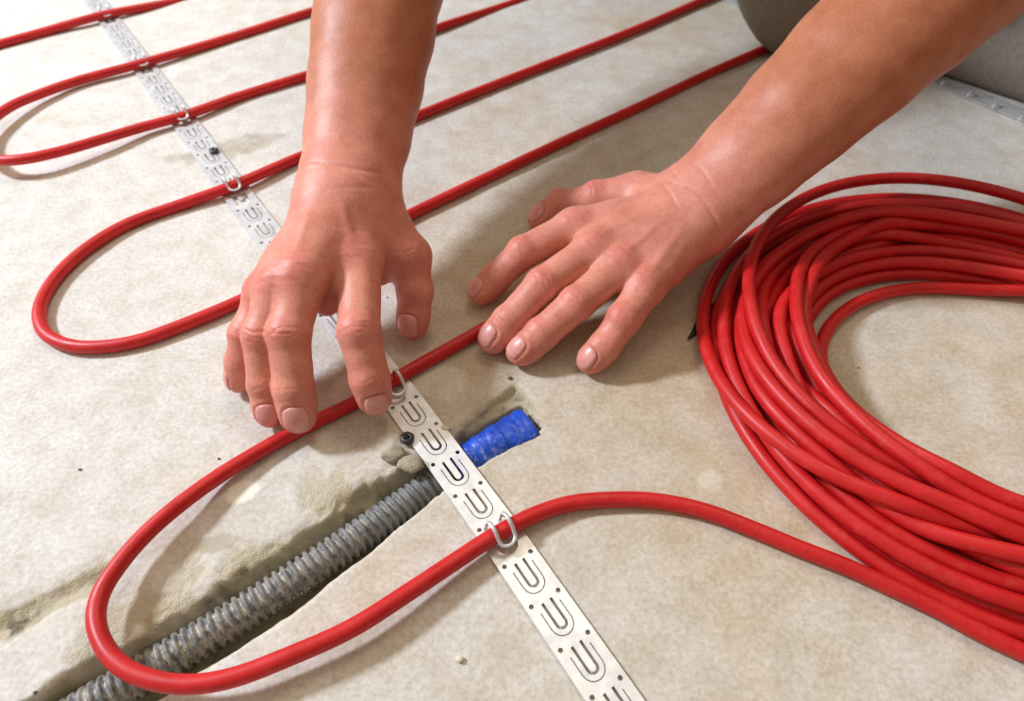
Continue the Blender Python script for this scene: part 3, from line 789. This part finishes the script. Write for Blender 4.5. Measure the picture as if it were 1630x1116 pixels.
R_hand = Hand({
    'index': ([(573, 414, 50), (571, 528, 43), (588, 602, 26), (596, 634, 16.0)], [10.8, 10.2, 9.4, 8.6]),
    'middle': ([(484, 438, 56), (460, 532, 43), (467, 620, 23), (475, 661, 13.5)], [10.8, 10.2, 9.7, 9.0]),
    'ring': ([(446, 455, 52), (416, 535, 39), (422, 612, 20), (430, 655, 10)], [9.8, 9.2, 8.3, 7.8]),
    'pinky': ([(420, 466, 43), (392, 532, 32), (384, 576, 19), (379, 603, 9)], [8.6, 8.3, 7.8, 7.3]),
    'thumb': ([(606, 372, 44), (650, 408, 38), (661, 464, 24), (657, 516, 11)], [12.5, 10.4, 9.9, 8.8])},
    (553, 308, 60), (599, 20, 112), (-.068, .545, .205), palm_R, (.0255, .0355, .046), (.78, .92))
R_hand.twist = {'thumb': .25, 'pinky': .35, 'index': -.05, 'middle': .1, 'ring': .12}
def palm_L(s):
    W = s.W; J = {k: v[0] for k, v in s.F.items()}
    return [(W, J['index'], .0160, .0105, .85), (W, J['middle'], .0165, .0110, .85), (W, J['ring'], .0155, .0105, .85), (W, J['pinky'], .0150, .0095, .9),
            (W*.35+J['index']*.65-[0, 0, .004], J['pinky']*.7+W*.3-[0, 0, .004], .0110, .0110, .9),
            (W*.6+s.F['thumb'][0]*.4, s.F['thumb'][0], .014, .0125, 1.0), (s.F['thumb'][0], s.F['thumb'][1], .0125, .0105, 1.0),
            (W*.5+J['pinky']*.5-[0, 0, .006], W*.9+J['pinky']*.1-[0, 0, .006], .013, .013, .9)]
L_hand = Hand({
    'index': ([(915, 360, 34), (833, 402, 27), (790, 442, 14.5), (765, 464, 9)], [10.4, 9.5, 8.8, 8.1]),
    'middle': ([(947, 396, 36), (864, 453, 28), (809, 511, 15.5), (785, 538, 9.2)], [10.4, 9.7, 9.0, 8.4]),
    'ring': ([(988, 424, 34), (918, 483, 26), (861, 532, 15), (830, 558, 9)], [10.0, 9.5, 8.8, 8.2]),
    'pinky': ([(1030, 455, 30), (992, 508, 23), (962, 552, 13.5), (941, 573, 8.4)], [9.6, 8.8, 8.2, 7.8]),
    'thumb': ([(1015, 312, 30), (950, 318, 26), (893, 324, 15.5), (860, 346, 9.0)], [12.0, 10.2, 9.4, 8.3])},
    (1108, 334, 42), (1366, 90, 108), (.325, .478, .178), palm_L, (.0260, .0370, .053), (.72, .92))
L_hand.twist = {'index': .15, 'middle': .1, 'ring': .05, 'pinky': 0}

# the rest of the worker, kneeling and leaning over the work
shR, shL = np.array([.00, .76, .44]), np.array([.36, .73, .43]); neck = np.array([.17, .70, .47]); headc = np.array([.13, .585, .50]); chest = np.array([.19, .80, .40]); pelvis = np.array([.33, 1.10, .33])
def upper(p):
    d = cone(p, R_hand.E, shR, .044, .056); d = np.minimum(d, cone(p, L_hand.E, shL, .046, .056))
    b = smin(cone(p, shR, shL, .062, .062), cone(p, chest, pelvis, .125, .13, (0, -.3, 1), .8), .05)
    d = smin(d, b, .03); d = smin(d, cone(p, neck+(.01, .05, -.02), headc, .060, .058), .03)
    fwd = unit((-.05, -.75, -.66)); up = unit((.0, -.66, .75))
    q = p-headc; h = np.sqrt(((q@fwd)/.097)**2+((q@up)/.115)**2+((q@np.cross(fwd, up))/.077)**2)-1
    h = h*.08; sd = np.cross(fwd, up)
    h = smin(h, cone(p, headc+fwd*.045-up*.055, headc+fwd*.065-up*.085, .045, .030), .03)      # jaw
    h = smin(h, cone(p, headc+fwd*.088+up*.010, headc+fwd*.112-up*.022, .008, .013), .010)        # nose
    h = smin(h, cone(p, headc+fwd*.088-up*.055-sd*.020, headc+fwd*.088-up*.055+sd*.020, .008, .008), .008)  # lips
    for s in (-1, 1):
        h = -smin(-h, np.linalg.norm(p-(headc+fwd*.105+up*.012+sd*.032*s), axis=1)-.017, .012)
        h = smin(h, cone(p, headc+sd*.078*s+up*.018, headc+sd*.080*s-up*.022, .012, .009), .006)  # ears
    return smin(d, h, .02)

SKIN = np.array(srgb(224, 150, 130)[:3]); FLUSH = np.array(srgb(216, 100, 94)[:3]); FORE = np.array(srgb(190, 120, 88)[:3])      # one skin for both hands and arms
def skin_mesh():
    Vs, Fs, Cs, n = [], [], [], 0
    for hd, base, tn in ((R_hand, SKIN, FORE), (L_hand, SKIN, FORE)):
        pts = np.array([j for J in hd.F.values() for j in J]+[hd.W, hd.A, hd.E]); lo = pts.min(0)-.05; hi = pts.max(0)+.05; lo[2] = -.004
        V, F = surface_nets(hd, lo, hi, .0009)
        V = relax(V, F, 2)
        for _ in range(2): V = V-grad(hd, V)*np.clip(hd(V), -.001, .001)[:, None]
        N = grad(hd, V, .0012); dsp, fl = hd.detail(V, N)
        # wrist folds
        ax = unit(hd.A-hd.W); q = V-hd.W; t = q@ax; up = N@hd.dorsal
        for t0, am, ph in ((-.009, .5, 0), (-.001, .8, 2), (.006, .7, 4), (.0105, .45, 7)):
            dsp -= .0008*am*np.exp(-((t-t0-.0035*np.sin((q@hd.across)*90+ph))/.0011)**2)*sstep(-.5, .3, up)*np.clip(.45+.75*vnoise(V*70, int(ph)), 0, 1)
        dsp += .0007*fbm(V*45, 4, 3)
        V = V+N*dsp[:, None]
        V[:, 2] = np.maximum(V[:, 2], .0006)
        k = sstep(-.01, .09, t)[:, None]; C = base*(1-k)+tn*k
        f = np.clip(fl*.62+.25*fbm(V*60, 8, 3), 0, 1)[:, None]*(1-k); C = C*(1-.62*f)+FLUSH*.62*f
        Vs.append(V); Fs.append(F+n); Cs.append(C); n += len(V)
    lo = np.array([-.20, .38, .10]); V, F = surface_nets(upper, lo, (.56, 1.30, .66), .006, 4); V = relax(V, F, 2)
    keep = ~((V[F].mean(1)[:, 1] > 2)); F = F[keep]
    Vs.append(V); Fs.append(F+n); Cs.append(np.tile(FORE, (len(V), 1)))
    V = np.vstack(Vs); F = np.vstack(Fs); C = np.vstack(Cs)
    return V, F, C
person = empty('person', (.30, .75, 0)); tag(person, 'kneeling worker, both bare hands pressing the red cable down onto the floor', 'person')
V, F, C = skin_mesh(); ob = mesh_obj('body', V, F, M['skin'], person); color_attr(ob.data, 'tone', C)
for hd in (R_hand, L_hand):
    for nm in hd.F:
        V, F = hd.nail(nm); mesh_obj('fingernail', V, F, M['nail'], person)

def cloth(name, f, lo, hi, h, mat, wr=.004):
    V, F = surface_nets(f, lo, hi, h, 4); V = relax(V, F, 2); N = grad(f, V, .004)
    V = V+N*(wr*fbm(V*np.array([22, 22, 34]), 12, 3))[:, None]; V[:, 2] = np.maximum(V[:, 2], .001)
    return mesh_obj(name, V, F, mat, person)
def shirt(p):
    mR = R_hand.E*.55+shR*.45; mL = L_hand.E*.55+shL*.45
    d = smin(cone(p, mR, shR, .062, .074), cone(p, mL, shL, .062, .074), .02)
    b = smin(cone(p, shR, shL, .072, .072), cone(p, chest, pelvis, .142, .150, (0, -.3, 1), .82), .05)
    return smin(d, b, .04)
cloth('shirt', shirt, (-.2, .5, .1), (.62, 1.32, .7), .006, M['shirt'])
kneeR = P(1296, -12, .052); kneeL = P(1612, 96, .018)
def trousers(p):
    hR, hL = pelvis+[-.07, .02, -.02], pelvis+[.10, .02, -.02]
    aR, aL = kneeR+[.05, .40, -.01], kneeL+[.10, .42, .01]
    kL = P(1660, 90, .022)
    d = smin(cone(p, hR, kneeR+[0, .02, .02], .095, .062), cone(p, kneeR, aR, .052, .042), .02)
    k2 = P(1480, 62, .020)
    l = smin(cone(p, kL+[.1, .10, .05], hL, .075, .095), cone(p, P(1720, 90, .03), aL, .045, .045), .03)
    l = smin(l, cone(p, P(1480, 62, .020), P(1800, 152, .022), .0235, .028), .012)
    return smin(smin(d, l, .012), cone(p, hR, hL, .13, .13), .05)
cloth('trousers', trousers, (.1, .42, -.01), (.95, 1.35, .62), .0045, M['denim'], .0022)
def shoe(p0):
    def f(p): return np.maximum(smin(cone(p, p0, p0+[0, -.06, -.02], .042, .036), cone(p, p0+[0, 0, 0], p0+[0, .07, .03], .042, .045), .03), -p[:, 2])
    return f
for k, a in ((0, kneeR+[.05, .46, .0]), (1, kneeL+[.10, .48, .02])):
    f = shoe(a); V, F = surface_nets(f, a-.12, a+.14, .006, 4); V = relax(V, F, 2); V[:, 2] = np.maximum(V[:, 2], .001)
    mesh_obj('shoe', V, F, M['black'], person)
def hairf(p):
    fwd = unit((-.05, -.75, -.66)); up = unit((.0, -.66, .75)); sd = np.cross(fwd, up); q = p-headc
    h = (np.sqrt(((q@fwd)/.103)**2+((q@up)/.124)**2+((q@sd)/.083)**2)-1)*.085
    return -smin(-h, ((q@fwd)*.8-(q@up)*.75-.015)*-1, .01)
V, F = surface_nets(hairf, headc-.15, headc+.15, .005, 4); V = relax(V, F, 2); N = grad(hairf, V, .003); V = V+N*(.002*fbm(V*np.array([60, 200, 200]), 2, 3))[:, None]
mesh_obj('hair', V, F, M['hair'], person)
